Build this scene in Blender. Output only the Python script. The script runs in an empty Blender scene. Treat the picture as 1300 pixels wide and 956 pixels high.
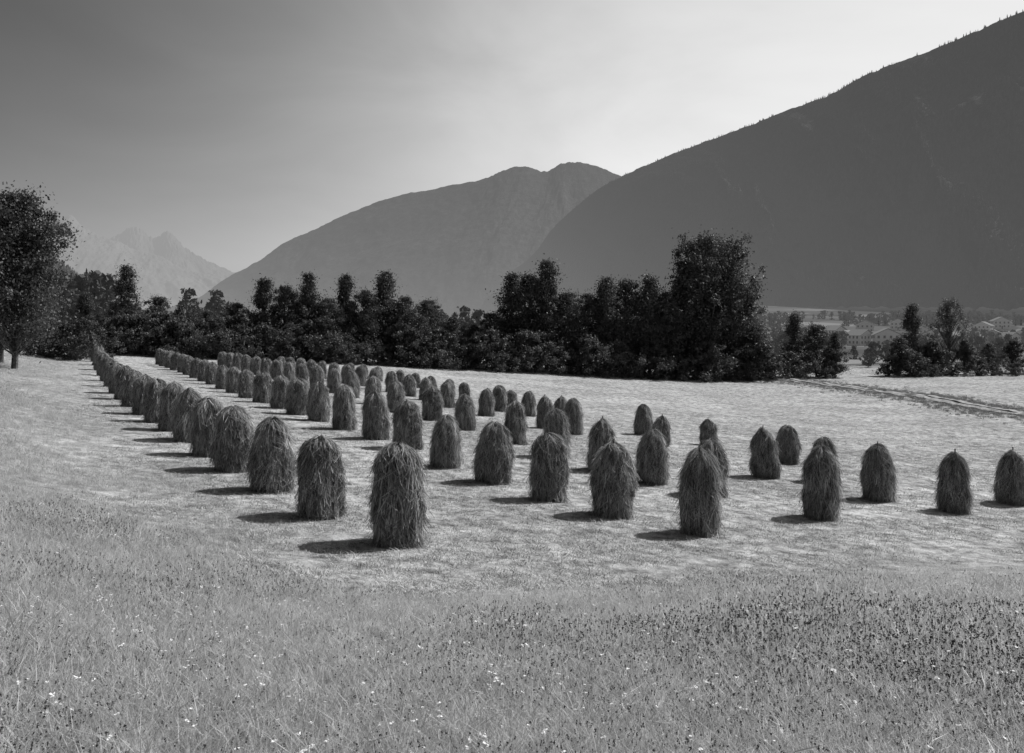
import bpy, math, bmesh, numpy as np
from mathutils import Vector
rng = np.random.default_rng(7)
F = 1011.0     # focal length in pixels; unprojects the image pixel tables below to world positions
EYE = 1.7
# ------------------------------------------------------------------ helpers
def make_mesh(name, v, f, smooth=False, attrs=None, mats=None, midx=None):
    v = np.asarray(v, dtype=np.float32); f = np.asarray(f, dtype=np.int32)
    me = bpy.data.meshes.new(name)
    k = f.shape[1]
    me.vertices.add(len(v)); me.vertices.foreach_set('co', v.ravel())
    me.loops.add(f.size); me.loops.foreach_set('vertex_index', f.ravel())
    me.polygons.add(len(f)); me.polygons.foreach_set('loop_start', np.arange(0, f.size, k, dtype=np.int32))
    if midx is not None: me.polygons.foreach_set('material_index', np.asarray(midx, dtype=np.int32))
    me.polygons.foreach_set('use_smooth', np.full(len(f), smooth))
    me.update(calc_edges=True)
    if attrs:
        for n, a in attrs.items():
            at = me.attributes.new(n, 'FLOAT', 'POINT'); at.data.foreach_set('value', np.asarray(a, dtype=np.float32))
    for m in (mats or []): me.materials.append(m)
    return me
def add_obj(name, me, loc=(0,0,0), rz=0, sc=(1,1,1), parent=None, tilt=(0,0)):
    o = bpy.data.objects.new(name, me); o.location = loc; o.rotation_euler = (tilt[0],tilt[1],rz); o.scale = sc
    bpy.context.scene.collection.objects.link(o)
    if parent: o.parent = parent
    return o
def hash2(ix, iy, seed):
    n = (ix.astype(np.int64)*374761393 + iy.astype(np.int64)*668265263 + seed*1442695041) & 0x7fffffff
    n = ((n ^ (n >> 13)) * 1274126177) & 0x7fffffff
    return ((n ^ (n >> 16)) & 0xffff)/65535.0
def vnoise(x, y, seed=0):
    x = np.asarray(x, float); y = np.asarray(y, float)
    ix = np.floor(x); iy = np.floor(y); fx = x-ix; fy = y-iy
    fx = fx*fx*(3-2*fx); fy = fy*fy*(3-2*fy)
    a = hash2(ix,iy,seed); b = hash2(ix+1,iy,seed); c = hash2(ix,iy+1,seed); d = hash2(ix+1,iy+1,seed)
    return (a*(1-fx)+b*fx)*(1-fy)+(c*(1-fx)+d*fx)*fy - .5
def fbm(x, y, seed=0, octv=5, gain=.5):
    t = 0; a = 1
    for i in range(octv):
        t = t + a*vnoise(x*2**i, y*2**i, seed+i*17); a *= gain
    return t
def smin(a, b, k): return -k*np.logaddexp(-a/k, -b/k)
def sstep(a, b, x):
    t = np.clip((x-a)/(b-a), 0, 1); return t*t*(3-2*t)
# ------------------------------------------------------------------ terrain
BND = np.array([(-220,392),(-49,90),(-30,56),(-13.6,27.5),(-8.4,18.8),(-5,15.0),(-1.2,13.4),(3.9,15.6),(12.7,19.8),(60,40),(300,130)], float)
TRK = np.array([(38,146),(46,137),(51,122),(54,108),(54,95),(53,82),(55,68),(62,52)], float)
def pdist(P_, x, y):
    best = np.full(np.shape(x), 1e9)
    for (ax,ay),(bx,by) in zip(P_[:-1], P_[1:]):
        dx, dy = bx-ax, by-ay
        t = np.clip(((x-ax)*dx+(y-ay)*dy)/(dx*dx+dy*dy), 0, 1)
        best = np.minimum(best, np.hypot(x-ax-t*dx, y-ay-t*dy))
    return best
def sdist(x, y):
    return pdist(BND, x, y)*np.where(np.interp(x, BND[:,0], BND[:,1]) > y, 1, -1)
def ground(x, y):
    x = np.asarray(x, float); y = np.asarray(y, float)
    s = sdist(x, y)
    xe = -smin(-smin(x, 30., 6.), 70., 8.)
    ye = smin(np.maximum(y, -25), 84., 6.)
    A = .35 + 2.15*np.exp(-np.maximum(y-8, 0)/40)
    sp = np.maximum(s, 0)
    bank = A*(1-np.exp(-(sp/8)**1.5))
    r = np.hypot(x, y)
    drop = 3.85+.045*ye+.075*xe-bank
    rise = .05*np.maximum(y-620, 0)*sstep(600, 800, y)*np.where(y>1700, 1700/np.maximum(y,1), 1)*sstep(.12,.3,x/np.maximum(y,1))
    drop = drop + 6*sstep(170, 420, y) - rise
    z = EYE - drop
    z = z + fbm(x*.12, y*.12, 3, 3)*.12*sstep(8, 25, r) + fbm(x*1.1, y*1.1, 5, 2)*.035
    z = z + sp.clip(0, 6)/6*fbm(x*.35, y*.35, 9, 2)*.12
    z = z + .35*np.exp(-(pdist(TRK, x, y)/3.5)**2)*(.5+fbm(x*.4,y*.4,71,3))
    return z
# ------------------------------------------------------------------ materials
def new_mat(name):
    m = bpy.data.materials.new(name); m.use_nodes = True
    nt = m.node_tree; nt.nodes.clear()
    out = nt.nodes.new('ShaderNodeOutputMaterial')
    try: m.cycles.emission_sampling = 'NONE'
    except Exception: pass
    return m, nt, out
def ramp(nt, stops):
    n = nt.nodes.new('ShaderNodeValToRGB'); cr = n.color_ramp
    while len(cr.elements) > 1: cr.elements.remove(cr.elements[0])
    cr.elements[0].position = stops[0][0]; cr.elements[0].color = (stops[0][1],)*3+(1,)
    for p, c in stops[1:]:
        e = cr.elements.new(p); e.color = (c,)*3+(1,)
    return n
def math_n(nt, op, a, b=None, c=None):
    n = nt.nodes.new('ShaderNodeMath'); n.operation = op
    for i, v in enumerate((a, b, c)):
        if v is None: continue
        if isinstance(v, (int, float)): n.inputs[i].default_value = v
        else: nt.links.new(v, n.inputs[i])
    return n.outputs[0]
def noise_n(nt, vec, scale, detail=4, rough=.55, dist=0):
    n = nt.nodes.new('ShaderNodeTexNoise'); n.inputs['Scale'].default_value = scale
    n.inputs['Detail'].default_value = detail; n.inputs['Roughness'].default_value = rough
    n.inputs['Distortion'].default_value = dist
    if vec is not None: nt.links.new(vec, n.inputs['Vector'])
    return n.outputs['Fac']
def mixc(nt, fac, a, b):
    n = nt.nodes.new('ShaderNodeMix'); n.data_type = 'RGBA'
    for idx, v in ((0, fac), (6, a), (7, b)):
        if isinstance(v, (int, float)):
            n.inputs[idx].default_value = v if idx == 0 else (v, v, v, 1)
        else: nt.links.new(v, n.inputs[idx])
    return n.outputs[2]
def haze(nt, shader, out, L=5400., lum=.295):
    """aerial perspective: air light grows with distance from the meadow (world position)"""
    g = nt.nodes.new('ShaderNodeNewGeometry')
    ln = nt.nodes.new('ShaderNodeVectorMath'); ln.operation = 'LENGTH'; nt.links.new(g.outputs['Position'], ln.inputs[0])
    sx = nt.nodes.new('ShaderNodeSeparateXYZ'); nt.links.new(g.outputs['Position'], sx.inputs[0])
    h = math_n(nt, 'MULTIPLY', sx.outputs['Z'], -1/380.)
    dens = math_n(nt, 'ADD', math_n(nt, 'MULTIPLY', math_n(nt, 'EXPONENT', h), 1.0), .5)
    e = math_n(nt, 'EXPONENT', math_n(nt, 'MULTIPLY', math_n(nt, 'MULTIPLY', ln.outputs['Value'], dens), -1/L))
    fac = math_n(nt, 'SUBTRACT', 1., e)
    em = nt.nodes.new('ShaderNodeEmission'); em.inputs[0].default_value = (1,1,1,1); em.inputs[1].default_value = lum  # haze painted as emission mixed into the surface material, no scattering air
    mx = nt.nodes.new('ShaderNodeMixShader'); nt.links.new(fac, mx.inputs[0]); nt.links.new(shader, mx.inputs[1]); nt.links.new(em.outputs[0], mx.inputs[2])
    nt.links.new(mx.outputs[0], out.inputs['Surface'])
def diffuse(nt, col, rough=.9, bump=None, spec=0.):
    if spec > 0:
        b = nt.nodes.new('ShaderNodeBsdfPrincipled'); b.inputs['Roughness'].default_value = rough
        b.inputs['Specular IOR Level'].default_value = spec; ci = b.inputs['Base Color']
    else:
        b = nt.nodes.new('ShaderNodeBsdfDiffuse'); ci = b.inputs['Color']
    if isinstance(col, (int, float)): ci.default_value = (col,)*3+(1,)
    else: nt.links.new(col, ci)
    if bump is not None: nt.links.new(bump, b.inputs['Normal'])
    return b.outputs[0]
def bump_n(nt, h, strength=.5, dist=.1):
    b = nt.nodes.new('ShaderNodeBump'); b.inputs['Strength'].default_value = strength; b.inputs['Distance'].default_value = dist
    nt.links.new(h, b.inputs['Height']); return b.outputs[0]
def attr_n(nt, name):
    n = nt.nodes.new('ShaderNodeAttribute'); n.attribute_name = name; return n.outputs['Fac']
def thin_mat(name, lo, hi, transl=.3, useinst=True, hz=False, rough=.6, spec=0., mid=None):
    m, nt, out = new_mat(name)
    t = attr_n(nt, 'tint')
    if useinst:
        oi = nt.nodes.new('ShaderNodeObjectInfo')
        t = math_n(nt, 'ADD', math_n(nt, 'MULTIPLY', t, .65), math_n(nt, 'MULTIPLY', oi.outputs['Random'], .35))
    st = [(0, lo), (1, hi)]
    if mid: st = [(0, lo), mid, (1, hi)]
    r = ramp(nt, st); nt.links.new(t, r.inputs[0])
    sh = diffuse(nt, r.outputs[0], rough, spec=spec)
    if transl > 0:
        tr = nt.nodes.new('ShaderNodeBsdfTranslucent'); nt.links.new(r.outputs[0], tr.inputs[0])
        mx = nt.nodes.new('ShaderNodeMixShader'); mx.inputs[0].default_value = transl
        nt.links.new(sh, mx.inputs[1]); nt.links.new(tr.outputs[0], mx.inputs[2]); sh = mx.outputs[0]
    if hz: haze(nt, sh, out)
    else: nt.links.new(sh, out.inputs['Surface'])
    return m
M_grass = thin_mat('meadow_grass_mat', .24, .92, .5)
M_rough = thin_mat('rough_grass_mat', .1, .4, .3)
M_stub = thin_mat('stubble_mat', .12, .75, 0)
M_seed = thin_mat('seed_head_mat', .04, .18, 0)
M_flower = thin_mat('flower_mat', .7, .85, 0)
M_hay = thin_mat('hay_mat', .05, .8, .25, useinst=False, mid=(.52,.34))
M_leaf = thin_mat('leaf_mat', .025, .17, .3, spec=.28, rough=.55)
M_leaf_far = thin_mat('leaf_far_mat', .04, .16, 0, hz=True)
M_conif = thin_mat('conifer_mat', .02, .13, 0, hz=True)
m, nt, out = new_mat('bark_mat')
g = nt.nodes.new('ShaderNodeTexCoord')
r = ramp(nt, [(.3,.05),(.7,.16)]); nt.links.new(noise_n(nt, g.outputs['Object'], 6, 3), r.inputs[0])
nt.links.new(diffuse(nt, r.outputs[0]), out.inputs[0]); M_bark = m
m, nt, out = new_mat('weathered_wood_mat')
g = nt.nodes.new('ShaderNodeTexCoord')
r = ramp(nt, [(.3,.15),(.7,.32)]); nt.links.new(noise_n(nt, g.outputs['Object'], 25, 3), r.inputs[0])
nt.links.new(diffuse(nt, r.outputs[0]), out.inputs[0]); M_wood = m
# ground
m, nt, out = new_mat('ground_mat'); M_ground = m
geo = nt.nodes.new('ShaderNodeNewGeometry'); P = geo.outputs['Position']
n1 = noise_n(nt, P, .13, 4, .65); n2 = noise_n(nt, P, 1.8, 8, .85)
rm = ramp(nt, [(.37,.08),(.5,.35),(.63,.68)]); nt.links.new(n2, rm.inputs[0])
ru = ramp(nt, [(.36,.12),(.5,.3),(.64,.52)]); nt.links.new(n2, ru.inputs[0])
big = ramp(nt, [(.38,.8),(.62,1.1)]); nt.links.new(n1, big.inputs[0])
c = mixc(nt, attr_n(nt, 'mown'), ru.outputs[0], rm.outputs[0])
mul = nt.nodes.new('ShaderNodeMix'); mul.data_type='RGBA'; mul.blend_type='MULTIPLY'; mul.inputs[0].default_value=1
nt.links.new(c, mul.inputs[6]); nt.links.new(big.outputs[0], mul.inputs[7])
c = mixc(nt, math_n(nt,'MULTIPLY',attr_n(nt, 'swath'),.6), mul.outputs[2], .13)
vor = nt.nodes.new('ShaderNodeTexVoronoi'); vor.inputs['Scale'].default_value = .011; nt.links.new(P, vor.inputs['Vector'])
sep = nt.nodes.new('ShaderNodeSeparateColor'); nt.links.new(vor.outputs['Color'], sep.inputs[0])
rv = ramp(nt, [(0,.06),(.5,.12),(1,.26)]); nt.links.new(sep.outputs[0], rv.inputs[0])
c = mixc(nt, attr_n(nt,'valley'), c, rv.outputs[0])
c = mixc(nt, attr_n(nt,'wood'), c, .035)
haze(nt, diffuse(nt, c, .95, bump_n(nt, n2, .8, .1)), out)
def mountain_mat(name, lo, hi, rock, s=.02, bd=12., rk=.6, lum=.295, L=5400.):
    m, nt, out = new_mat(name)
    geo = nt.nodes.new('ShaderNodeNewGeometry'); P = geo.outputs['Position']
    a = noise_n(nt, P, s, 7, .88); b = noise_n(nt, P, s*.1, 5, .65, .8)
    r = ramp(nt, [(.41, lo), (.59, hi)]); nt.links.new(a, r.inputs[0])
    rr = ramp(nt, [(.40, 0), (.62, 1)]); nt.links.new(b, rr.inputs[0])
    c = mixc(nt, math_n(nt,'MULTIPLY',rr.outputs[0],rk), r.outputs[0], rock)
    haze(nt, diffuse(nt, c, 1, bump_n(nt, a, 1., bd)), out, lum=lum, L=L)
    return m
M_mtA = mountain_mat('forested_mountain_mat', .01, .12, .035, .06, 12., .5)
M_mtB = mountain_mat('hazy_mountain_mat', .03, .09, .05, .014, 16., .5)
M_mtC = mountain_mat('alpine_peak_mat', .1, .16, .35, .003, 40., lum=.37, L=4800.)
# ------------------------------------------------------------------ terrain mesh
def axis(a, lo, hi, n, c=0.):
    u = np.linspace(math.asinh((lo-c)/a), math.asinh((hi-c)/a), n); return a*np.sinh(u)+c
xs = axis(14., -9000, 9000, 700); ys = axis(16., -600, 15000, 700, 10.)
X, Y = np.meshgrid(xs, ys); X = X.ravel(); Y = Y.ravel()
Z = ground(X, Y)
nx, ny = len(xs), len(ys)
idx = np.arange(nx*ny).reshape(ny, nx)
faces = np.stack([idx[:-1,:-1], idx[:-1,1:], idx[1:,1:], idx[1:,:-1]], -1).reshape(-1, 4)
def edge_noise(x, y): return fbm(x*.35, y*.35, 31, 4)*2.6
S = sdist(X, Y) + edge_noise(X, Y)
treeline_y = np.interp(X, [-60,-42,6,46,100], [98,106,131,140,152])
mownA = 1/(1+np.exp(np.clip(S/.9, -30, 30)))
mownA = mownA*(1-sstep(0, 4, Y-treeline_y)*(1-sstep(50, 60, X)))
lx = np.array([-5, 7.4, 16, 24, 40.]); ly = np.array([57, 50, 44, 38, 29.])
sw = np.exp(-((Y-np.interp(X, lx, ly)+fbm(X*.4,Y*.4,3,2)*.8)/.45)**2)*sstep(-5,3,X)*(X < 60)*.8
td = pdist(TRK, X, Y)+fbm(X*.3,Y*.3,81,3)*3
sw = np.maximum(sw, (1-sstep(1.5,5.5,td))*.6)
valley = sstep(165, 200, Y); ratio = X/np.maximum(Y,1)
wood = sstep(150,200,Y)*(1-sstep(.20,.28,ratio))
add_obj('ground', make_mesh('ground', np.stack([X, Y, Z], 1), faces, True, {'mown': mownA, 'swath': sw, 'valley': valley, 'wood': wood}, [M_ground]))
# dirt track: two wheel ruts
NT=200
t = np.linspace(0, len(TRK)-1, NT); cx = np.interp(t, range(len(TRK)), TRK[:,0]); cy = np.interp(t, range(len(TRK)), TRK[:,1])
k = np.ones(21)/21; cx2 = np.convolve(np.pad(cx,10,'edge'),k,'valid'); cy2 = np.convolve(np.pad(cy,10,'edge'),k,'valid')
dx = np.gradient(cx2); dy = np.gradient(cy2); L = np.hypot(dx,dy); nxx = -dy/L; nyy = dx/L
AV=[];AF=[];o_=0
for side in (-.95,.95):
    vs = []; W = 4
    for j in range(W):
        o = side+(j/(W-1)-.5)*(1.1+.5*vnoise(t*5, t*0+j, 8)); vx = cx2+nxx*o; vy = cy2+nyy*o
        vs.append(np.stack([vx, vy, ground(vx, vy)+.08], 1))
    vs = np.stack(vs, 1).reshape(-1, 3); ii = np.arange(NT*W).reshape(NT, W)+o_
    AV.append(vs); AF.append(np.stack([ii[:-1,:-1],ii[1:,:-1],ii[1:,1:],ii[:-1,1:]],-1).reshape(-1,4)); o_+=len(vs)
m, nt, out = new_mat('dirt_mat'); geo = nt.nodes.new('ShaderNodeNewGeometry')
r = ramp(nt, [(.35,.2),(.65,.45)]); nt.links.new(noise_n(nt, geo.outputs['Position'], 1.5, 4, .7), r.inputs[0]); nt.links.new(diffuse(nt, r.outputs[0]), out.inputs[0])
add_obj('dirt_track', make_mesh('dirt_track', np.concatenate(AV), np.concatenate(AF), True, None, [m]))
# ------------------------------------------------------------------ mountains
def S3(px, py, d): return ((px-650)/F*d, d, EYE+(410-py)/F*d)
def poly(pts, u):
    pts = np.array(pts, float); n=len(pts); t = np.clip(u,0,1)*(n-1)
    i = np.clip(np.floor(t).astype(int),0,n-2); f=(t-i)[...,None]
    p0=pts[np.maximum(i-1,0)];p1=pts[i];p2=pts[i+1];p3=pts[np.minimum(i+2,n-1)]
    return .5*((2*p1)+(-p0+p2)*f+(2*p0-5*p1+4*p2-p3)*f*f+(-p0+3*p1-3*p2+p3)*f**3)
def range_eval(foot, ridge, u, v, amp, rib, seed, jag, skew=.25):
    a = poly(foot, u); b = poly(ridge, u)
    vv = np.minimum(v, 1)[..., None]
    p = a + (b-a)*vv
    back = np.maximum(v-1, 0)
    d = (b-a); p[..., :2] += d[..., :2]*back[..., None]
    zf, zr = a[..., 2], b[..., 2]
    prof = .55*vv[..., 0]+.45*vv[..., 0]**1.5
    p[..., 2] = zf+(zr-zf)*(prof-back*.7)
    mask = np.sin(np.pi*np.clip(v, 0, 1)**.9)**.9 + .6*np.minimum(back*3, 1)
    uu = u + skew*(1-v)/rib*1.5 + fbm(u*rib*.5, v*1.2, seed+3, 3)*.9/rib
    def ridged(x,y,s): return 1-np.sqrt(vnoise(x,y,s)**2+.006)*4
    n = ridged(uu*rib, v*.9, seed)*.55+ridged(uu*rib*2.3+v, v*1.7, seed+5)*.25+fbm(uu*rib*3, v*6, seed+11, 5)*.4
    p[..., 2] += amp*mask*n
    p[..., 2] += jag*fbm(u*110, v*30, seed+9, 4)
    return p
def make_range(name, foot, ridge, nu, nv, amp, rib, seed, jag, mat):
    u, v = np.meshgrid(np.linspace(0,1,nu), np.concatenate([np.linspace(0,1,nv), np.linspace(1.02,1.6,nv//4)]))
    p = range_eval(foot, ridge, u, v, amp, rib, seed, jag)
    n0, n1 = u.shape; ii = np.arange(n0*n1).reshape(n0, n1)
    f = np.stack([ii[:-1,:-1],ii[:-1,1:],ii[1:,1:],ii[1:,:-1]],-1).reshape(-1,4)
    return add_obj(name, make_mesh(name, p.reshape(-1,3), f, True, None, [mat]))
A_ridge = [S3(1700,-60,1500),S3(1500,-38,1650),S3(1300,15,1900),S3(1240,40,2000),S3(1170,68,2150),S3(1100,95,2300),S3(1050,122,2450),S3(1000,140,2600),S3(950,160,2800),S3(900,178,3050),S3(850,197,3300),S3(800,219,3600),S3(760,240,3900),S3(725,268,4200),S3(700,292,4500),S3(675,325,4700),S3(640,350,5000),S3(590,378,5300)]
A_foot = [S3(2100,392,700),S3(1800,392,800),S3(1500,392,900),S3(1400,392,950),S3(1300,392,1020),S3(1250,392,1100),S3(1200,390,1180),S3(1150,390,1250),S3(1100,390,1350),S3(1050,390,1450),S3(1000,390,1600),S3(950,390,1750),S3(900,390,1950),S3(850,392,2200),S3(800,395,2500),S3(750,400,2900),S3(700,402,3300),S3(650,406,3900)]
AP=(105, 8, 11, 4)
make_range('forested_mountain', A_foot, A_ridge, 760, 240, *AP, M_mtA)
B_ridge = [S3(215,392,7000),S3(250,380,7000),S3(285,355,6900),S3(330,330,6800),S3(365,306,6800),S3(400,291,6700),S3(450,268,6600),S3(500,250,6500),S3(560,238,6400),S3(610,228,6300),S3(640,216,6300),S3(665,211,6300),S3(692,218,6300),S3(712,208,6300),S3(735,206,6300),S3(760,212,6300),S3(790,224,6300),S3(840,240,6400),S3(900,250,6500)]
B_foot = [S3(p,412,d) for p,d in [(150,5600),(200,5400),(250,5200),(290,5000),(330,4800),(370,4600),(410,4500),(450,4400),(500,4300),(540,4300),(580,4300),(610,4300),(640,4300),(680,4400),(720,4500),(760,4600),(800,4700),(860,4800),(920,4900)]]
make_range('hazy_mountain', B_foot, B_ridge, 600, 180, 110, 7, 23, 9, M_mtB)
C_ridge = [S3(-300,250,11000),S3(-150,300,11000),S3(-50,290,11000),S3(20,312,11000),S3(58,292,11000),S3(75,281,11000),S3(90,273,11000),S3(103,286,11000),S3(125,298,11000),S3(150,307,11000),S3(175,318,11000),S3(200,324,11000),S3(225,337,11000),S3(248,346,11000),S3(275,347,11000),S3(300,354,11000),S3(360,370,11000)]
C_foot = [S3(p,410,8000) for p in np.linspace(-320,400,17)]
make_range('alpine_mountain', C_foot, C_ridge, 500, 120, 170, 9, 35, 22, M_mtC)
D_ridge = [S3(60,350,16500),S3(120,314,16500),S3(150,297,16500),S3(172,287,16500),S3(195,302,16500),S3(215,294,16500),S3(235,314,16500),S3(262,330,16500),S3(300,347,16500),S3(380,380,16500)]
D_foot = [S3(p,408,13500) for p in np.linspace(40,400,10)]
make_range('alpine_mountain', D_foot, D_ridge, 300, 80, 200, 8, 47, 45, M_mtC)
E_ridge = [S3(-500,120,700),S3(-300,190,800),S3(-150,240,850),S3(-60,280,900),S3(0,300,950),S3(40,318,1000),S3(70,335,1050),S3(100,358,1100),S3(130,380,1200),S3(160,396,1300)]
E_foot = [S3(-700,404,250),S3(-500,404,280),S3(-350,404,300),S3(-220,404,330),S3(-120,404,360),S3(-40,404,400),S3(20,404,460),S3(60,404,540),S3(100,404,640),S3(140,405,800)]
make_range('forested_hill', E_foot, E_ridge, 300, 120, 14, 8, 51, 2, M_mtA)
# ------------------------------------------------------------------ scatter (instanced collections via geometry nodes)
def scatter(name, pts, rot, scl, vid, variants):
    col = bpy.data.collections.new(name+'_parts')
    for i, me in enumerate(variants):
        o = bpy.data.objects.new('%s_part_%02d' % (name, i), me); col.objects.link(o)
    me = bpy.data.meshes.new(name); me.vertices.add(len(pts)); me.vertices.foreach_set('co', np.asarray(pts, np.float32).ravel())
    a = me.attributes.new('rot', 'FLOAT_VECTOR', 'POINT'); a.data.foreach_set('vector', np.asarray(rot, np.float32).ravel())
    a = me.attributes.new('scl', 'FLOAT', 'POINT'); a.data.foreach_set('value', np.asarray(scl, np.float32))
    a = me.attributes.new('vid', 'INT', 'POINT'); a.data.foreach_set('value', np.asarray(vid, np.int32))
    o = add_obj(name, me)
    ng = bpy.data.node_groups.new(name+'_gn', 'GeometryNodeTree')
    ng.interface.new_socket('Geometry', in_out='INPUT', socket_type='NodeSocketGeometry')
    ng.interface.new_socket('Geometry', in_out='OUTPUT', socket_type='NodeSocketGeometry')
    N = ng.nodes; L = ng.links
    gi = N.new('NodeGroupInput'); go = N.new('NodeGroupOutput')
    ci = N.new('GeometryNodeCollectionInfo'); ci.inputs[0].default_value = col
    ci.inputs['Separate Children'].default_value = True; ci.inputs['Reset Children'].default_value = True
    ip = N.new('GeometryNodeInstanceOnPoints'); ip.inputs['Pick Instance'].default_value = True
    def na(n, t):
        q = N.new('GeometryNodeInputNamedAttribute'); q.data_type = t; q.inputs['Name'].default_value = n
        return [s for s in q.outputs if s.enabled and s.name == 'Attribute'][0]
    e2r = N.new('FunctionNodeEulerToRotation')
    L.new(na('rot', 'FLOAT_VECTOR'), e2r.inputs[0]); L.new(e2r.outputs[0], ip.inputs['Rotation'])
    L.new(na('scl', 'FLOAT'), ip.inputs['Scale']); L.new(na('vid', 'INT'), ip.inputs['Instance Index'])
    L.new(gi.outputs[0], ip.inputs['Points']); L.new(ci.outputs[0], ip.inputs['Instance']); L.new(ip.outputs[0], go.inputs[0])
    md = o.modifiers.new('scatter', 'NODES'); md.node_group = ng
    return o
def blades(n, h0, h1, rad, w, lean, seed, tint=(0,1)):
    r = np.random.default_rng(seed)
    a = r.uniform(0, 6.283, n); rr = rad*np.sqrt(r.uniform(0,1,n)); bx = rr*np.cos(a); by = rr*np.sin(a)
    h = r.uniform(h0, h1, n); la = r.uniform(0, 6.283, n); ll = r.uniform(.15, 1, n)*lean
    fa = r.uniform(0, 6.283, n); ww = w*r.uniform(.6, 1.3, n)
    V = []; 
    for t, wf in ((0, 1), (.55, .85), (1, .12)):
        cx = bx+np.cos(la)*h*ll*t**1.8; cy = by+np.sin(la)*h*ll*t**1.8; cz = h*t*(1-.25*ll*t)-.02
        for s in (-.5, .5):
            V.append(np.stack([cx+np.cos(fa)*ww*wf*s, cy+np.sin(fa)*ww*wf*s, cz], 1))
    V = np.stack(V, 1).reshape(-1, 3); b = np.arange(n)*6
    f = np.concatenate([np.stack([b, b+1, b+3, b+2], 1), np.stack([b+2, b+3, b+5, b+4], 1)])
    ti = np.repeat(r.uniform(tint[0], tint[1], n), 6)
    return V, f, ti
def join(parts):
    V=[];Fc=[];T=[];Mi=[];o=0
    for v,f,t,m in parts:
        V.append(v);Fc.append(f+o);T.append(t);Mi.append(np.full(len(f),m));o+=len(v)
    return np.concatenate(V),np.concatenate(Fc),np.concatenate(T),np.concatenate(Mi)
def stalks(n, h0, h1, rad, headsize, seed, kind):
    r = np.random.default_rng(seed)
    V, f, t = blades(n, h0, h1, rad, .004, .25, seed)
    tips = V.reshape(n, 6, 3)[:, 4:6].mean(1)
    q = 6; hv = []
    for k in range(q):
        c = tips + r.normal(0, headsize*.45, (n, 3))*(np.array([1,1,.35]) if kind=='flower' else np.array([.35,.35,1.2]))
        e1 = r.normal(0,1,(n,3)); e1 /= np.linalg.norm(e1,axis=1)[:,None]; e2 = np.cross(e1, r.normal(0,1,(n,3))); e2 /= np.linalg.norm(e2,axis=1)[:,None]
        if kind=='flower': e1[:,2]*=.3; e2[:,2]*=.3
        s = headsize*.4
        hv.append(np.stack([c-e1*s, c-e2*s, c+e1*s, c+e2*s], 1))
    hv = np.concatenate(hv).reshape(-1,3); hf = np.arange(len(hv)).reshape(-1,4)
    return V, f, t, hv, hf, r.uniform(0,1,len(hv))
var = []
for i in range(6):
    v,f,t = blades(24, .05+.01*i, .14+.025*i, .15, .006, 1.2, 100+i, (0,.75) if i%2 else (.2,1)); var.append(make_mesh('grass_clump', v, f, False, {'tint': t}, [M_grass]))
for i in range(2):
    V,f,t,hv,hf,ht = stalks(5, .08, .28, .18, .012, 120+i, 'seed')
    a = join([(V,f,t,0),(hv,hf,ht,1)]); var.append(make_mesh('seed_stalks', a[0], a[1], False, {'tint': a[2]}, [M_grass, M_seed], a[3]))
for i in range(2):
    V,f,t,hv,hf,ht = stalks(2, .12, .26, .12, .024, 130+i, 'flower')
    a = join([(V,f,t,0),(hv,hf,ht,1)]); var.append(make_mesh('white_flowers', a[0], a[1], False, {'tint': a[2]}, [M_grass, M_flower], a[3]))
def polar(n, d0, d1, half):
    d = np.exp(rng.uniform(math.log(d0), math.log(d1), n)); a = rng.uniform(-half, half, n)
    return d*np.sin(a), d*np.cos(a), d
x, y, d = polar(110000, 2.8, 95, math.radians(40))
s = sdist(x, y) + edge_noise(x, y)
keep = (s > -1.2) & (rng.uniform(0,1,len(x)) < np.clip(s*.3+.4, 0, 1)); x, y, d, s = x[keep], y[keep], d[keep], s[keep]
pick = rng.uniform(0,1,len(x)); patch = fbm(x*.3, y*.3, 77, 4)
vid = np.where(pick < .84-.32*np.clip(patch*2,-.3,1), rng.integers(0,6,len(x)), np.where(pick<.978, rng.integers(6,8,len(x)), rng.integers(8,10,len(x))))
sc = rng.uniform(.5, 1.3, len(x))*np.clip(d/9, .85, 2.0)**.5*(.3+.7*sstep(-.5,4,s))*(1+.9*patch)
rot = np.stack([rng.normal(0,.18,len(x)), rng.normal(0,.18,len(x)), rng.uniform(0,6.28,len(x))], 1)
scatter('meadow_grass', np.stack([x,y,ground(x,y)],1), rot, sc, vid, var)
var = []
for i in range(4):
    v,f,t = blades(14, .02, .09, .17, .008, 2.2, 200+i, (0,.6) if i%2 else (.4,1)); var.append(make_mesh('stubble_tuft', v, f, False, {'tint': t}, [M_stub]))
x, y, d = polar(60000, 11, 80, math.radians(38))
s = sdist(x, y) + edge_noise(x, y); pt = fbm(x*.8, y*.8, 91, 3)
keep = (s < 1.) & (pt > -.2+rng.uniform(-.2,.2,len(x))); x, y, d = x[keep], y[keep], d[keep]
rot = np.stack([rng.normal(0,.1,len(x)), rng.normal(0,.1,len(x)), rng.uniform(0,6.28,len(x))], 1)
scatter('mown_stubble', np.stack([x,y,ground(x,y)],1), rot, rng.uniform(.6,1.5,len(x))*np.clip(d/20,1,2)**.5, rng.integers(0,4,len(x)), var)
n=5000; tt=rng.integers(0,NT,n); x=cx2[tt]+rng.normal(0,2.8,n); y=cy2[tt]+rng.normal(0,2.8,n)
keep=pdist(np.stack([cx2,cy2],1)[::8],x,y)>1.6; x=x[keep];y=y[keep];n=len(x)
vg=[]
for i in range(3):
    v,f,t=blades(30,.15,.45,.3,.03,.7,260+i); vg.append(make_mesh('rough_grass',v,f,False,{'tint':t},[M_rough]))
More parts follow.
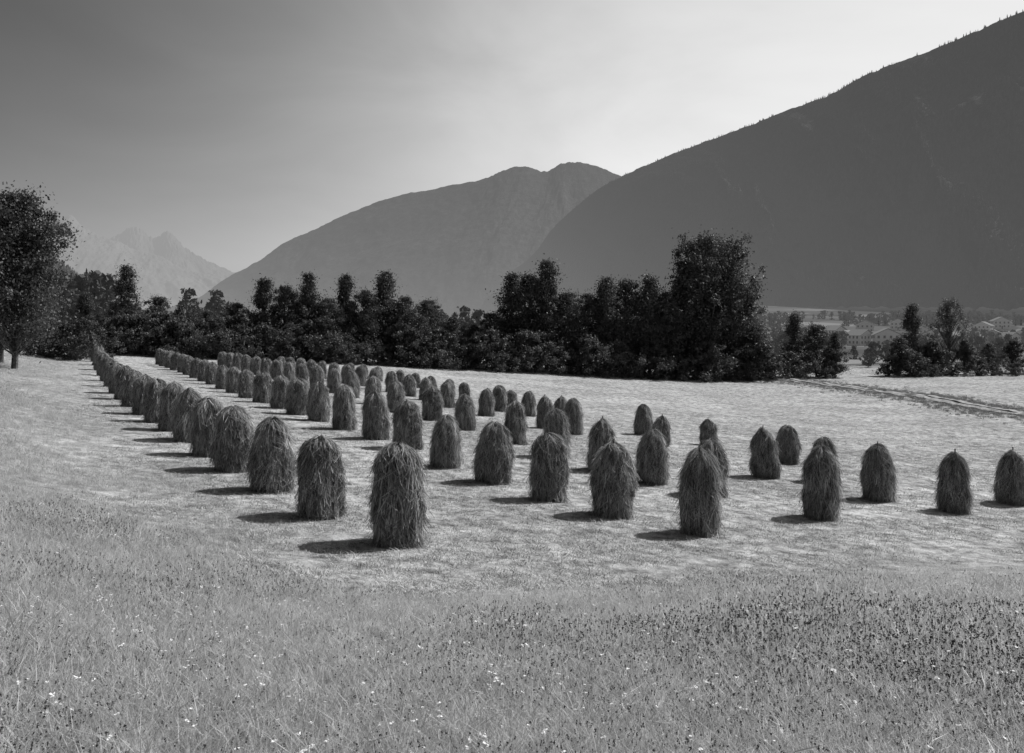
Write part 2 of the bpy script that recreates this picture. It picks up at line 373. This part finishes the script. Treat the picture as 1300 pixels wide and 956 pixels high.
scatter('rough_grass_verge',np.stack([x,y,ground(x,y)],1),np.stack([np.zeros(n),np.zeros(n),rng.uniform(0,6.28,n)],1),rng.uniform(.3,1.,n),rng.integers(0,3,n),vg)
# conifers on the slopes
def conifer(seed):
    r = np.random.default_rng(seed); V=[];Fc=[];o=0
    for k in range(4):
        z0 = .1+k*.2; rr = .22*(1-k*.2); z1 = z0+.34
        n=6; a = np.arange(n)/n*6.283+r.uniform(0,1)
        ring = np.stack([np.cos(a)*rr*r.uniform(.65,1.2,n), np.sin(a)*rr*r.uniform(.65,1.2,n), z0+r.uniform(-.03,.03,n)],1)
        V.append(ring); V.append([[0,0,z1]])
        for j in range(n): Fc.append([o+j, o+(j+1)%n, o+n])
        o += n+1
    V = np.concatenate(V); return make_mesh('conifer', V, Fc, False, {'tint': r.uniform(0,1,len(V))}, [M_conif])
cvar = [conifer(300+i) for i in range(4)]
u = rng.uniform(.05,.8,42000); v = rng.uniform(0,1.,42000)**1.1
p1 = range_eval(A_foot, A_ridge, u, v, *AP)
keep = (np.abs(p1[:,0]/p1[:,1]) < .85) & (fbm(u*40, v*16, 61, 4) > -.25); p1 = p1[keep]; s1=rng.uniform(8,17,len(p1))*(1-.35*v[keep])
u = rng.uniform(0,1,6000); v = rng.uniform(.02,1.,6000)
p2 = range_eval(E_foot, E_ridge, u, v, 14, 8, 51, 2)
p = np.concatenate([p1,p2]); n=len(p); p[:,2]-=1
scatter('conifer_forest', p, np.stack([np.zeros(n),np.zeros(n),rng.uniform(0,6.28,n)],1), np.concatenate([s1, rng.uniform(8,15,len(p2))]), rng.integers(0,4,n), cvar)
# ------------------------------------------------------------------ trees
def tube(p0, p1, r0, r1, n=6, seg=4, bend=0, r=None):
    p0=np.array(p0,float);p1=np.array(p1,float); off=r.normal(0,bend,3) if r is not None else np.zeros(3)
    V=[]
    for k in range(seg+1):
        t=k/seg; c=p0+(p1-p0)*t+off*math.sin(math.pi*t); rr=r0+(r1-r0)*t; a=np.arange(n)/n*6.283
        dd=(p1-p0)/np.linalg.norm(p1-p0); e1=np.cross(dd,[.3,.9,.1]);e1/=np.linalg.norm(e1);e2=np.cross(dd,e1)
        V.append(c+rr*(np.cos(a)[:,None]*e1+np.sin(a)[:,None]*e2))
    V=np.concatenate(V);Fc=[]
    for k in range(seg):
        for j in range(n): Fc.append([k*n+j,k*n+(j+1)%n,(k+1)*n+(j+1)%n,(k+1)*n+j])
    return V,np.array(Fc)
def make_tree(name, seed, R, base, nclump, nleaf, leaf, shape='round', mat=None, H=1.0, cs=1.0):
    r=np.random.default_rng(seed); parts=[]
    lean=r.normal(0,.02*H,2)
    top=np.array([lean[0],lean[1],H*.9])
    V,f=tube([0,0,-.3],top,.02*H,.004*H,8,7,.015*H,r); parts.append((V,f,np.zeros(len(V)),1))
    C=[]; asym=r.uniform(0,6.28)
    for i in range(nclump):
        t=r.uniform(0,1)**.85; z=base*H+(H*.95-base*H)*t
        if shape=='round': env=math.sqrt(max(0,1-(2*(t-.42)/1.2)**2))
        elif shape=='upright': env=.35+.65*math.sin(math.pi*min(1,t*.75+.15))
        elif shape=='cone': env=1.02-t*.85
        else: env=math.sqrt(max(0,1-t**2))
        a=r.uniform(0,6.283); env*=1+.28*math.sin(a*2+asym+t*5)+.15*math.sin(a*3-t*9)
        q=R*H*env*math.sqrt(r.uniform(.05,1))*r.uniform(.7,1.25)
        C.append((q*math.cos(a),q*math.sin(a),z,(.03+.055*r.uniform()**1.3)*H*(1.15-.5*t)*cs))
    for (cx,cy,cz,cr) in C:
        zb=max(.08*H,cz-math.hypot(cx,cy)*r.uniform(.5,1.1)-.04*H-(.12*H if shape=='upright' else 0)); 
        p0=[lean[0]*zb/H,lean[1]*zb/H,zb]
        V,f=tube(p0,[cx,cy,cz],.006*H,.0015*H,4,3,.012*H,r); parts.append((V,f,np.zeros(len(V)),1))
        n=int(nleaf*r.uniform(.6,1.3))
        dr=r.normal(0,1,(n,3)); dr/=np.linalg.norm(dr,axis=1)[:,None]
        rad=cr*(r.uniform(.1,1,n)**.55*1.05+np.where(r.uniform(0,1,n)<.35,r.uniform(0,1.3,n),0))*(1+.4*np.sin(dr[:,0]*5+cx*3)*np.cos(dr[:,1]*4+cz*2))
        c=np.array([cx,cy,cz])+dr*rad[:,None]*np.array([1.15,1.15,1.35 if shape=='upright' else .95])
        nrm=dr*.8+r.normal(0,.55,(n,3)); nrm/=np.linalg.norm(nrm,axis=1)[:,None]
        e1=np.cross(nrm,r.normal(0,1,(n,3)));e1/=np.linalg.norm(e1,axis=1)[:,None];e2=np.cross(nrm,e1)
        s=(leaf*r.uniform(.6,1.3,n))[:,None]
        V=np.stack([c-e1*s*.5,c-e2*s*.3,c+e1*s*.5,c+e2*s*.3],1).reshape(-1,3)
        tint=np.repeat(np.clip(r.normal(.45+r.normal(0,.2),.2,n),0,1),4)
        parts.append((V,np.arange(4*n).reshape(-1,4),tint,0))
    V,f,t,mi=join(parts)
    return make_mesh(name,V,f,False,{'tint':t},[mat or M_leaf,M_bark],mi)
TV=[]
for i in range(3): TV.append(make_tree('broadleaf',400+i,.27,.10,130,150,.33,'round',H=15.))
for i in range(3): TV.append(make_tree('broadleaf',410+i,.22,.08,130,150,.31,'cone',H=15.))
TV.append(make_tree('poplar',420,.19,.25,100,120,.28,'upright',H=17.,cs=.75))
TV.append(make_tree('poplar',421,.20,.2,90,110,.28,'upright',H=17.,cs=.75))
TH=[15]*6+[17]*2
BV=[make_tree('bush_m',440+i,.62,.02,70,130,.26,'dome',H=5.,cs=1.3) for i in range(3)]
NEAR=make_tree('big_tree',450,.25,.2,210,210,.21,'round',H=12.5)
NEAR2=make_tree('big_tree2',451,.27,.25,140,210,.21,'round',H=12.5)
def dline(px): return float(np.interp(px,[110,250,700,985,1300],[100,106,130,139,150]))
trees=[(108,368,6,3),(160,333,4,3),(200,374,6,1),(232,384,3,2),(262,392,4,1),(300,382,4,0),(335,350,3,3),(362,360,5,0),(392,343,3,4),(418,376,2,1),(440,344,4,5),(465,366,2,0),(490,340,4,5),(515,374,2,2),(545,378,4,1),(575,400,3,0),(600,410,4,2),(625,395,3,1),(650,343,4,4),(672,345,6,0),(694,326,3,3),(722,368,2,1),(745,370,5,0),(770,347,3,5),(795,352,5,1),(824,345,3,4),(845,368,2,2),(868,325,3,4),(896,290,4,6),(924,294,6,7),(942,360,3,0),(957,412,2,1),(970,445,0,2),
 (1008,395,6,3),(1036,410,5,1),(1060,420,3,4),(1142,427,4,1),(1158,383,8,3),(1182,432,5,0),(1205,376,9,7),(1225,430,6,2),(1255,434,10,0),(1285,430,8,1),(1330,400,8,0),(1380,420,8,2)]
BAKE=[]
for i,(px,py,dd,vi) in enumerate(trees):
    d=dline(px)+dd; x=(px-650)/F*d; g=float(ground(x,d)); h=EYE+(410-py)/F*d-g
    BAKE.append(('T',x,d,h,vi))
for px in list(range(130,960,40)):
    d=dline(px)+11+rng.uniform(0,5); x=(px+rng.uniform(-8,8)-650)/F*d; 
    pyt=float(np.interp(px,[130,200,330,490,560,600,650,700,740,830,900,950,985],[395,408,395,395,412,428,405,385,405,400,380,430,450]))
    g=float(ground(x,d)); h=EYE+(410-pyt)/F*d-g
    BAKE.append(('T',x,d,h,int(rng.integers(0,6))))
for px in list(range(118,976,17)):
    d=dline(px)-2+rng.uniform(-1.2,1.5); x=(px+rng.uniform(-5,5)-650)/F*d
    BAKE.append(('B',x,d,float(rng.uniform(3,6.8)),int(rng.integers(0,3))))
for px in [1002,1022,1050,1140,1156,1175,1195,1215,1240,1262,1290,1320]:
    d=dline(px)+rng.uniform(-1,4); x=(px-650)/F*d
    BAKE.append(('B',x,d,float(rng.uniform(2.5,5.5)),int(rng.integers(0,3))))
for px in [-20,0,18,38,55,70,84,98,110]:
    d=rng.uniform(84,96); x=(px-650)/F*d
    BAKE.append(('B',x,d,float(rng.uniform(3,5)),int(rng.integers(0,3))))
for k,x,y,h,vi in BAKE:
    g=float(ground(x,y))
    if k=='T':
        s=h/TH[vi]; w=s*rng.uniform(.85,1.1)*(1.0 if h>9 else 1.12)
        add_obj('broadleaf_tree' if vi<6 else 'poplar_tree', TV[vi],(x,y,g-.1),rng.uniform(0,6.28),(w,w,s))
    else:
        s=h/5; add_obj('bush',BV[vi],(x,y,g-.15),rng.uniform(0,6.28),(s*1.05,s*1.05,s))
for (px,pt,d,me) in [(18,238,60,NEAR),(-35,255,62,NEAR2),(2,330,66,NEAR2)]:
    x=(px-650)/F*d; g=float(ground(x,d)); h=EYE+(410-pt)/F*d-g; s=h/12.5
    add_obj('broadleaf_tree',me,(x,d,g-.1),rng.uniform(0,6.28),(s*.93,s*.93,s))
FV=[make_tree('far_tree',460+i,.32,.05,22,50,1.2,'round',mat=M_leaf_far,H=12.) for i in range(3)]
pts=[];ps=[]
for (px0,px1,d0,d1,n,sz) in [(60,140,140,330,120,1),(1075,1320,175,290,45,.45),(950,1320,300,340,60,.7),(960,1320,470,500,60,.9),(1000,1320,600,680,70,1),(960,1320,860,1050,420,1),(620,1000,250,900,350,1),(150,700,200,500,130,1)]:
    px=rng.uniform(px0,px1,n); d=rng.uniform(d0,d1,n)
    if px0>=950: 
        kk=fbm(px*.02,d*.01,int(d0),2)>-.08; px=px[kk]; d=d[kk]
    x=(px-650)/F*d; pts.append(np.stack([x,d,ground(x,d)-.3],1)); ps.append(rng.uniform(.5,1.1,len(x))*sz)
pts=np.concatenate(pts); ps=np.concatenate(ps); n=len(pts)
scatter('distant_woodland',pts,np.stack([np.zeros(n),np.zeros(n),rng.uniform(0,6.28,n)],1),ps,rng.integers(0,3,n),FV)
# ------------------------------------------------------------------ houses
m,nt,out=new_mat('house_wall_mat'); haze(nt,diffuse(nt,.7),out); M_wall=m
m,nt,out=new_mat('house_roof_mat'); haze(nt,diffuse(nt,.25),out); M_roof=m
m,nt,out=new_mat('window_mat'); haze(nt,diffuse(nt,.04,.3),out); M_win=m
def boxes(name,bs,mat):
    V=[];Fc=[];o=0
    for (x0,x1,y0,y1,z0,z1) in bs:
        V+=[(x0,y0,z0),(x1,y0,z0),(x1,y1,z0),(x0,y1,z0),(x0,y0,z1),(x1,y0,z1),(x1,y1,z1),(x0,y1,z1)]
        Fc+=[[o,o+3,o+2,o+1],[o+4,o+5,o+6,o+7],[o,o+1,o+5,o+4],[o+1,o+2,o+6,o+5],[o+2,o+3,o+7,o+6],[o+3,o,o+4,o+7]];o+=8
    return make_mesh(name,V,Fc,False,None,[mat])
wl,dp,hh=11.,8.,5.4
bm=bmesh.new(); vv=[bm.verts.new(c) for c in [(-wl/2,-dp/2,-2),(wl/2,-dp/2,-2),(wl/2,dp/2,-2),(-wl/2,dp/2,-2),(-wl/2,-dp/2,hh),(wl/2,-dp/2,hh),(wl/2,dp/2,hh),(-wl/2,dp/2,hh),(0,-dp/2,hh+2.6),(0,dp/2,hh+2.6)]]
for f in [(0,1,5,8,4),(1,2,6,5),(2,3,7,9,6),(3,0,4,7)]: bm.faces.new([vv[i] for i in f])
W_me=bpy.data.meshes.new('walls'); bm.to_mesh(W_me); W_me.materials.append(M_wall)
bm=bmesh.new()
for sgn in (-1,1):
    a=[(sgn*(wl/2+1.2),-dp/2-1,hh-.45),(0,-dp/2-1,hh+2.75),(0,dp/2+1,hh+2.75),(sgn*(wl/2+1.2),dp/2+1,hh-.45)]
    lo=[bm.verts.new(c) for c in a]; up=[bm.verts.new((c[0],c[1],c[2]+.3)) for c in a]
    bm.faces.new(lo);bm.faces.new(up)
    for i in range(4): bm.faces.new([lo[i],lo[(i+1)%4],up[(i+1)%4],up[i]])
bmesh.ops.recalc_face_normals(bm,faces=bm.faces)
R_me=bpy.data.meshes.new('roof'); bm.to_mesh(R_me); R_me.materials.append(M_roof)
wb=[]
for z in (1.0,3.6):
    for x in (-4,-1.4,1.4,4): wb.append((x-.5,x+.5,-dp/2-.05,-dp/2+.02,z,z+1.3))
    for y in (-2.2,0,2.2):
        wb.append((-wl/2-.05,-wl/2+.02,y-.5,y+.5,z,z+1.3)); wb.append((wl/2-.02,wl/2+.05,y-.5,y+.5,z,z+1.3))
Wi_me=boxes('windows',wb,M_win); Do_me=boxes('door',[(-.5,.5,-dp/2-.06,-dp/2+.02,-.3,1.9)],M_win)
houses=[(1092,560),(1075,600),(1112,620),(1125,550),(1060,700),(1098,760),(1232,700),(1262,640),(1282,600),(1296,680),(1248,760),(1170,720),(1020,700),(66,330),(84,350),(1140,800),(1270,820),(1190,560)]
for px,d in houses:
    x=(px-650)/F*d; e=bpy.data.objects.new('farmhouse',None); bpy.context.scene.collection.objects.link(e)
    e.location=(x,d,float(ground(x,d))+.2); e.rotation_euler=(0,0,rng.uniform(-.9,.9)); q=rng.uniform(1.,1.5); e.scale=(q,q,q)
    for n_,me_ in (('walls',W_me),('roof',R_me),('windows',Wi_me),('door',Do_me)): add_obj(n_,me_,parent=e)
# ------------------------------------------------------------------ haystacks
def hay(seed, H, R, pt, tip, locks=540, per=14):
    r=np.random.default_rng(seed)
    zk=np.array([0,.1,.3,.6,.74,.84,.91,.965,1.]); rk=np.array([1.,1.02,1.02,1.,.95-.05*pt,.86-.13*pt,.71-.19*pt,.44-.16*pt,.0])
    rk[:7]*=1+r.normal(0,.03,7)
    zz=np.linspace(1,0,80); rr=np.interp(zz,zk,rk)*R*(1+.04*np.sin(zz*r.uniform(8,14)+r.uniform(0,6))); rr[0]=0
    zz=zz*H
    arc=np.concatenate([[0],np.cumsum(np.hypot(np.diff(rr),np.diff(zz)))]); A=arc[-1]
    ph=r.uniform(0,6.28,8); ln=np.clip(r.normal(0,.025,2),-.035,.035)
    def surf(th,s,off):
        s=np.clip(s,0,A); z=np.interp(s,arc,zz); q=np.interp(s,arc,rr)
        bump=.06*np.sin(2*th+ph[0]+z*1.3)+.05*np.sin(3*th+ph[1]-z*1.8)+.045*np.sin(5*th+ph[2]+z*2.5)+.035*np.sin(z*7+ph[3]+2*th)+.035*np.sin(9*th+ph[4]+z*2)+.025*np.sin(15*th+ph[6]-z*2)
        q=q*(1+bump)+off
        return np.stack([q*np.cos(th)+ln[0]*z, q*np.sin(th)+ln[1]*z, z+off*.5*np.exp(-s*3)+(.05*np.sin(2*th+ph[5])+.03*np.sin(5*th+ph[7]))*np.clip(z-1.2,0,1)],-1)
    th,s=np.meshgrid(np.linspace(0,6.28318,49)[:-1],np.linspace(0,A,40))
    V=surf(th,s,-.035+0*th).reshape(-1,3); ii=np.arange(40*48).reshape(40,48); jj=np.roll(ii,-1,1)
    f=np.stack([ii[:-1],ii[1:],jj[1:],jj[:-1]],-1).reshape(-1,4)
    parts=[(V,f,np.full(len(V),.1),0)]
    lt=r.uniform(0,6.283,locks); ls=A*r.uniform(0,1,locks)**.9-.06; ll=r.uniform(.18,.6,locks); ld=r.normal(0,.36,locks)
    lo=np.where(r.uniform(0,1,locks)<.25,r.uniform(.04,.14,locks),r.uniform(0,.04,locks)); ltint=r.normal(.48,.15,locks); lift=np.abs(r.normal(0,.03,locks))
    L_=np.repeat(np.arange(locks),per); n=len(L_); K=4; tk=np.linspace(0,1,K)
    wild=r.uniform(0,1,n)<.18
    th0=lt[L_]+r.normal(0,.08,n); s0=ls[L_]+r.normal(0,.07,n); ln_=ll[L_]*r.uniform(.5,1.25,n)
    drift=ld[L_]+r.normal(0,.25,n)+np.where(wild,r.normal(0,2.2,n),0); outw=lo[L_]*r.uniform(.5,1.3,n)+np.where(wild,r.uniform(.0,.17,n),0)
    li=lift[L_]+r.uniform(-.012,.022,n); w=r.uniform(.006,.012,n); wob=r.normal(0,.05,n)
    pts=np.stack([surf(th0+(drift*t*ln_+wob*math.sin(t*5)), s0+ln_*t*np.where(wild,.6,1), li*(1-t*.3)+outw*t**1.5) for t in tk],1)
    pts[...,2]-= (outw*.5)[:,None]*tk**2; pts[...,2]=np.maximum(pts[...,2],.0+r.uniform(-.02,.04,n)[:,None])
    tw=r.uniform(0,3.14,n); rad=np.stack([np.cos(th0),np.sin(th0),0*th0],1); tan=np.stack([-np.sin(th0),np.cos(th0),0*th0],1)
    wd=(tan*np.cos(tw)[:,None]+rad*np.sin(tw)[:,None])*w[:,None]*.5
    VV=np.stack([pts-wd[:,None],pts+wd[:,None]],2).reshape(-1,3); b=np.arange(n)*K*2
    f=np.concatenate([np.stack([b+2*k,b+2*k+1,b+2*k+3,b+2*k+2],1) for k in range(K-1)])
    ti=np.repeat(np.clip(ltint[L_]+r.normal(0,.24,n),0,1),K*2)
    parts.append((VV,f,ti,0))
    v2,f2,t2=blades(420,.03,.18,R*1.45,.008,2.8,seed+7); parts.append((v2,f2,t2,0))
    v2,f2,t2=blades(110,.04,.16,R*.45,.009,1.6,seed+9); v2=v2+np.array([ln[0]*H,ln[1]*H,H*.955]); parts.append((v2,f2,t2,0))
    if tip>0:
        V,f=tube([ln[0]*H,ln[1]*H,H*.8],[ln[0]*H+.01,ln[1]*H,H+.08+tip*.1],.032,.022,7,3); parts.append((V,f,np.zeros(len(V)),1))
        V,f=tube([ln[0]*H-.3,.02,H*.9],[ln[0]*H+.3,-.02,H*.9+.03],.016,.013,6,2); parts.append((V,f,np.zeros(len(V)),1))
    V,f,t,mi=join(parts); return make_mesh('haystack',V,f,False,{'tint':t},[M_hay,M_wood],mi)
HV=[hay(500,2.,.40,.1,0),hay(501,2.,.45,.35,0),hay(502,2.,.395,.65,0),hay(513,2.,.44,.2,0),hay(504,2.,.41,.9,.7),hay(505,2.,.40,1.1,.9),hay(506,2.,.46,.1,0),hay(507,2.,.42,.6,0),hay(508,2.,.42,.5,.4),hay(509,2.,.44,.7,0)]
rows=[
 [(505,690,130,0),(408,655,103,1),(345,622,93,9),(297,597,82,6),(265,578,74,3),(241,560,68,7),(221,546,62,3),(200,536,56,1),(184,526,51,6),(170,516,47,3),(159,507,43,1),(150,499,38,6),(143,491,35,3),(137,484,32,1),(132,477,29,6),(128,470,26,3),(125,464,24,1),(122,459,22,6)],
 [(889,676,108,2),(777,654,94,8),(697,634,85,0),(627,612,76,9),(565,593,67,7),(518,570,63,1),(477,557,60,6),(437,545,57,3),(405,534,50,7),(378,526,46,6),(356,518,42,3),(334,511,39,1),(313,505,36,6),(297,499,34,3),(283,494,31,7),(270,488,29,6),(260,484,28,3),(249,480,26,1),(240,476,25,6),(232,473,24,3),(224,470,23,1),(216,467,22,6),(209,465,21,3),(204,463,21,1)],
 [(1042,658,92,4),(900,628,72,1),(827,613,69,7),(763,597,66,4),(709,580,62,0),(655,563,55,2),(591,546,46,7),(549,534,44,1),(502,523,40,3),(473,513,36,6),(447,505,34,7),(424,499,32,3),(402,494,31,6),(384,490,29,1),(367,486,27,3),(352,482,26,6),(338,479,25,1),(325,476,24,3),(313,473,23,6),(302,470,22,1),(292,468,21,3),(283,466,20,6)],
 [(1211,650,76,5),(1115,635,72,8),(1047,612,58,2),(972,606,63,4),(838,566,39,4),(727,551,46,7),(693,544,42,4),(617,528,35,1),(568,517,33,3),(540,508,29,6),(520,503,28,7),(497,498,27,3),(476,494,27,6),(457,490,26,1),(440,487,25,3),(424,484,24,6),(409,481,23,1),(395,478,22,3),(382,476,22,6),(369,474,21,1),(357,472,20,3)],
 [(1283,639,68,5),(999,588,48,9),(900,565,30,4),(817,552,39,9),(712,541,38,4),(670,528,32,1),(648,520,25,3),(634,522,33,6),(590,508,23,1),(570,503,22,3),(548,497,20,6),(528,492,19,1),(508,488,19,3),(480,484,19,6),(462,481,19,1),(445,478,18,3)]]
lyy=np.exp(np.linspace(math.log(8),math.log(160),1500))
for row in rows:
    for px,py,hp,vi in row:
        lxx=(px-650)/F*lyy; gz=ground(lxx,lyy); prj=410-F*(gz-EYE)/lyy
        j=np.where(prj<=py)[0][0]; d=lyy[j]; h=min(max(hp*d/F*.99,1.4),2.5); s=h/2.0; w=(s*.5+.5)
        x=float(lxx[j]); y=float(d)
        add_obj('haystack',HV[vi],(x,y,float(ground(x,y))-.04),rng.uniform(0,6.28),(w*rng.uniform(.94,1.07),w*rng.uniform(.94,1.07),s),tilt=(rng.normal(0,.015),rng.normal(0,.015)))
# ------------------------------------------------------------------ light, sky, camera
az=math.radians(57); el=math.radians(45)
sd=Vector((math.sin(az)*math.cos(el),math.cos(az)*math.cos(el),math.sin(el)))
L=bpy.data.lights.new('sun','SUN'); L.energy=4.8; L.angle=math.radians(.5); L.color=(1,1,1)
so=bpy.data.objects.new('sun',L); so.rotation_euler=sd.to_track_quat('Z','Y').to_euler(); bpy.context.scene.collection.objects.link(so)
w=bpy.data.worlds.new('World'); bpy.context.scene.world=w; w.use_nodes=True; nt=w.node_tree; nt.nodes.clear()
sky=nt.nodes.new('ShaderNodeTexSky'); sky.sky_type='NISHITA'; sky.sun_disc=False; sky.sun_elevation=el; sky.sun_rotation=az
sky.dust_density=4.; sky.air_density=1.; sky.altitude=900
sp=nt.nodes.new('ShaderNodeSeparateColor'); nt.links.new(sky.outputs[0],sp.inputs[0])
# bright summer haze veil below the sun; red-filter contrast of black-and-white film
ga=math.radians(12); ge=math.radians(12)
gd=(math.sin(ga)*math.cos(ge),math.cos(ga)*math.cos(ge),math.sin(ge))
tc=nt.nodes.new('ShaderNodeTexCoord'); dt=nt.nodes.new('ShaderNodeVectorMath'); dt.operation='DOT_PRODUCT'; dt.inputs[1].default_value=gd
nt.links.new(tc.outputs['Generated'],dt.inputs[0])
one=math_n(nt,'SUBTRACT',1.,dt.outputs['Value'])
g1=math_n(nt,'EXPONENT',math_n(nt,'MULTIPLY',one,-20.))
g2=math_n(nt,'EXPONENT',math_n(nt,'MULTIPLY',one,-5.))
mp=nt.nodes.new('ShaderNodeMapping'); mp.inputs['Scale'].default_value=(1.,1.,2.6); mp.inputs['Rotation'].default_value=(0,.35,0); nt.links.new(tc.outputs['Generated'],mp.inputs[0])
wisp=noise_n(nt,mp.outputs[0],2.6,5,.55,.5)
veil=math_n(nt,'ADD',math_n(nt,'MULTIPLY',g1,2.),math_n(nt,'MULTIPLY',g2,1.4))
veil=math_n(nt,'MULTIPLY',veil,math_n(nt,'ADD',math_n(nt,'MULTIPLY',wisp,1.),.5))
tot=math_n(nt,'MINIMUM',math_n(nt,'ADD',sp.outputs[0],veil),9.)
R_=math_n(nt,'MULTIPLY',math_n(nt,'POWER',tot,2.),.034)
R_=math_n(nt,'SUBTRACT',1.,math_n(nt,'EXPONENT',math_n(nt,'MULTIPLY',R_,-1.)))
tot=math_n(nt,'MULTIPLY',R_,1./.11)
cb=nt.nodes.new('ShaderNodeCombineColor')
for i in range(3): nt.links.new(tot,cb.inputs[i])
bg=nt.nodes.new('ShaderNodeBackground'); bg.inputs[1].default_value=.11; nt.links.new(cb.outputs[0],bg.inputs[0])
wo=nt.nodes.new('ShaderNodeOutputWorld'); nt.links.new(bg.outputs[0],wo.inputs[0])
cam=bpy.data.cameras.new('camera'); cam.lens=28; cam.sensor_width=36; cam.clip_start=.1; cam.clip_end=60000
cam.shift_y=-68/1300.
co=bpy.data.objects.new('camera',cam); co.location=(0,0,EYE); co.rotation_euler=(math.radians(90),0,0)
bpy.context.scene.collection.objects.link(co); bpy.context.scene.camera=co
sc=bpy.context.scene; sc.view_settings.view_transform='Standard'; sc.view_settings.look='None'; sc.view_settings.exposure=0
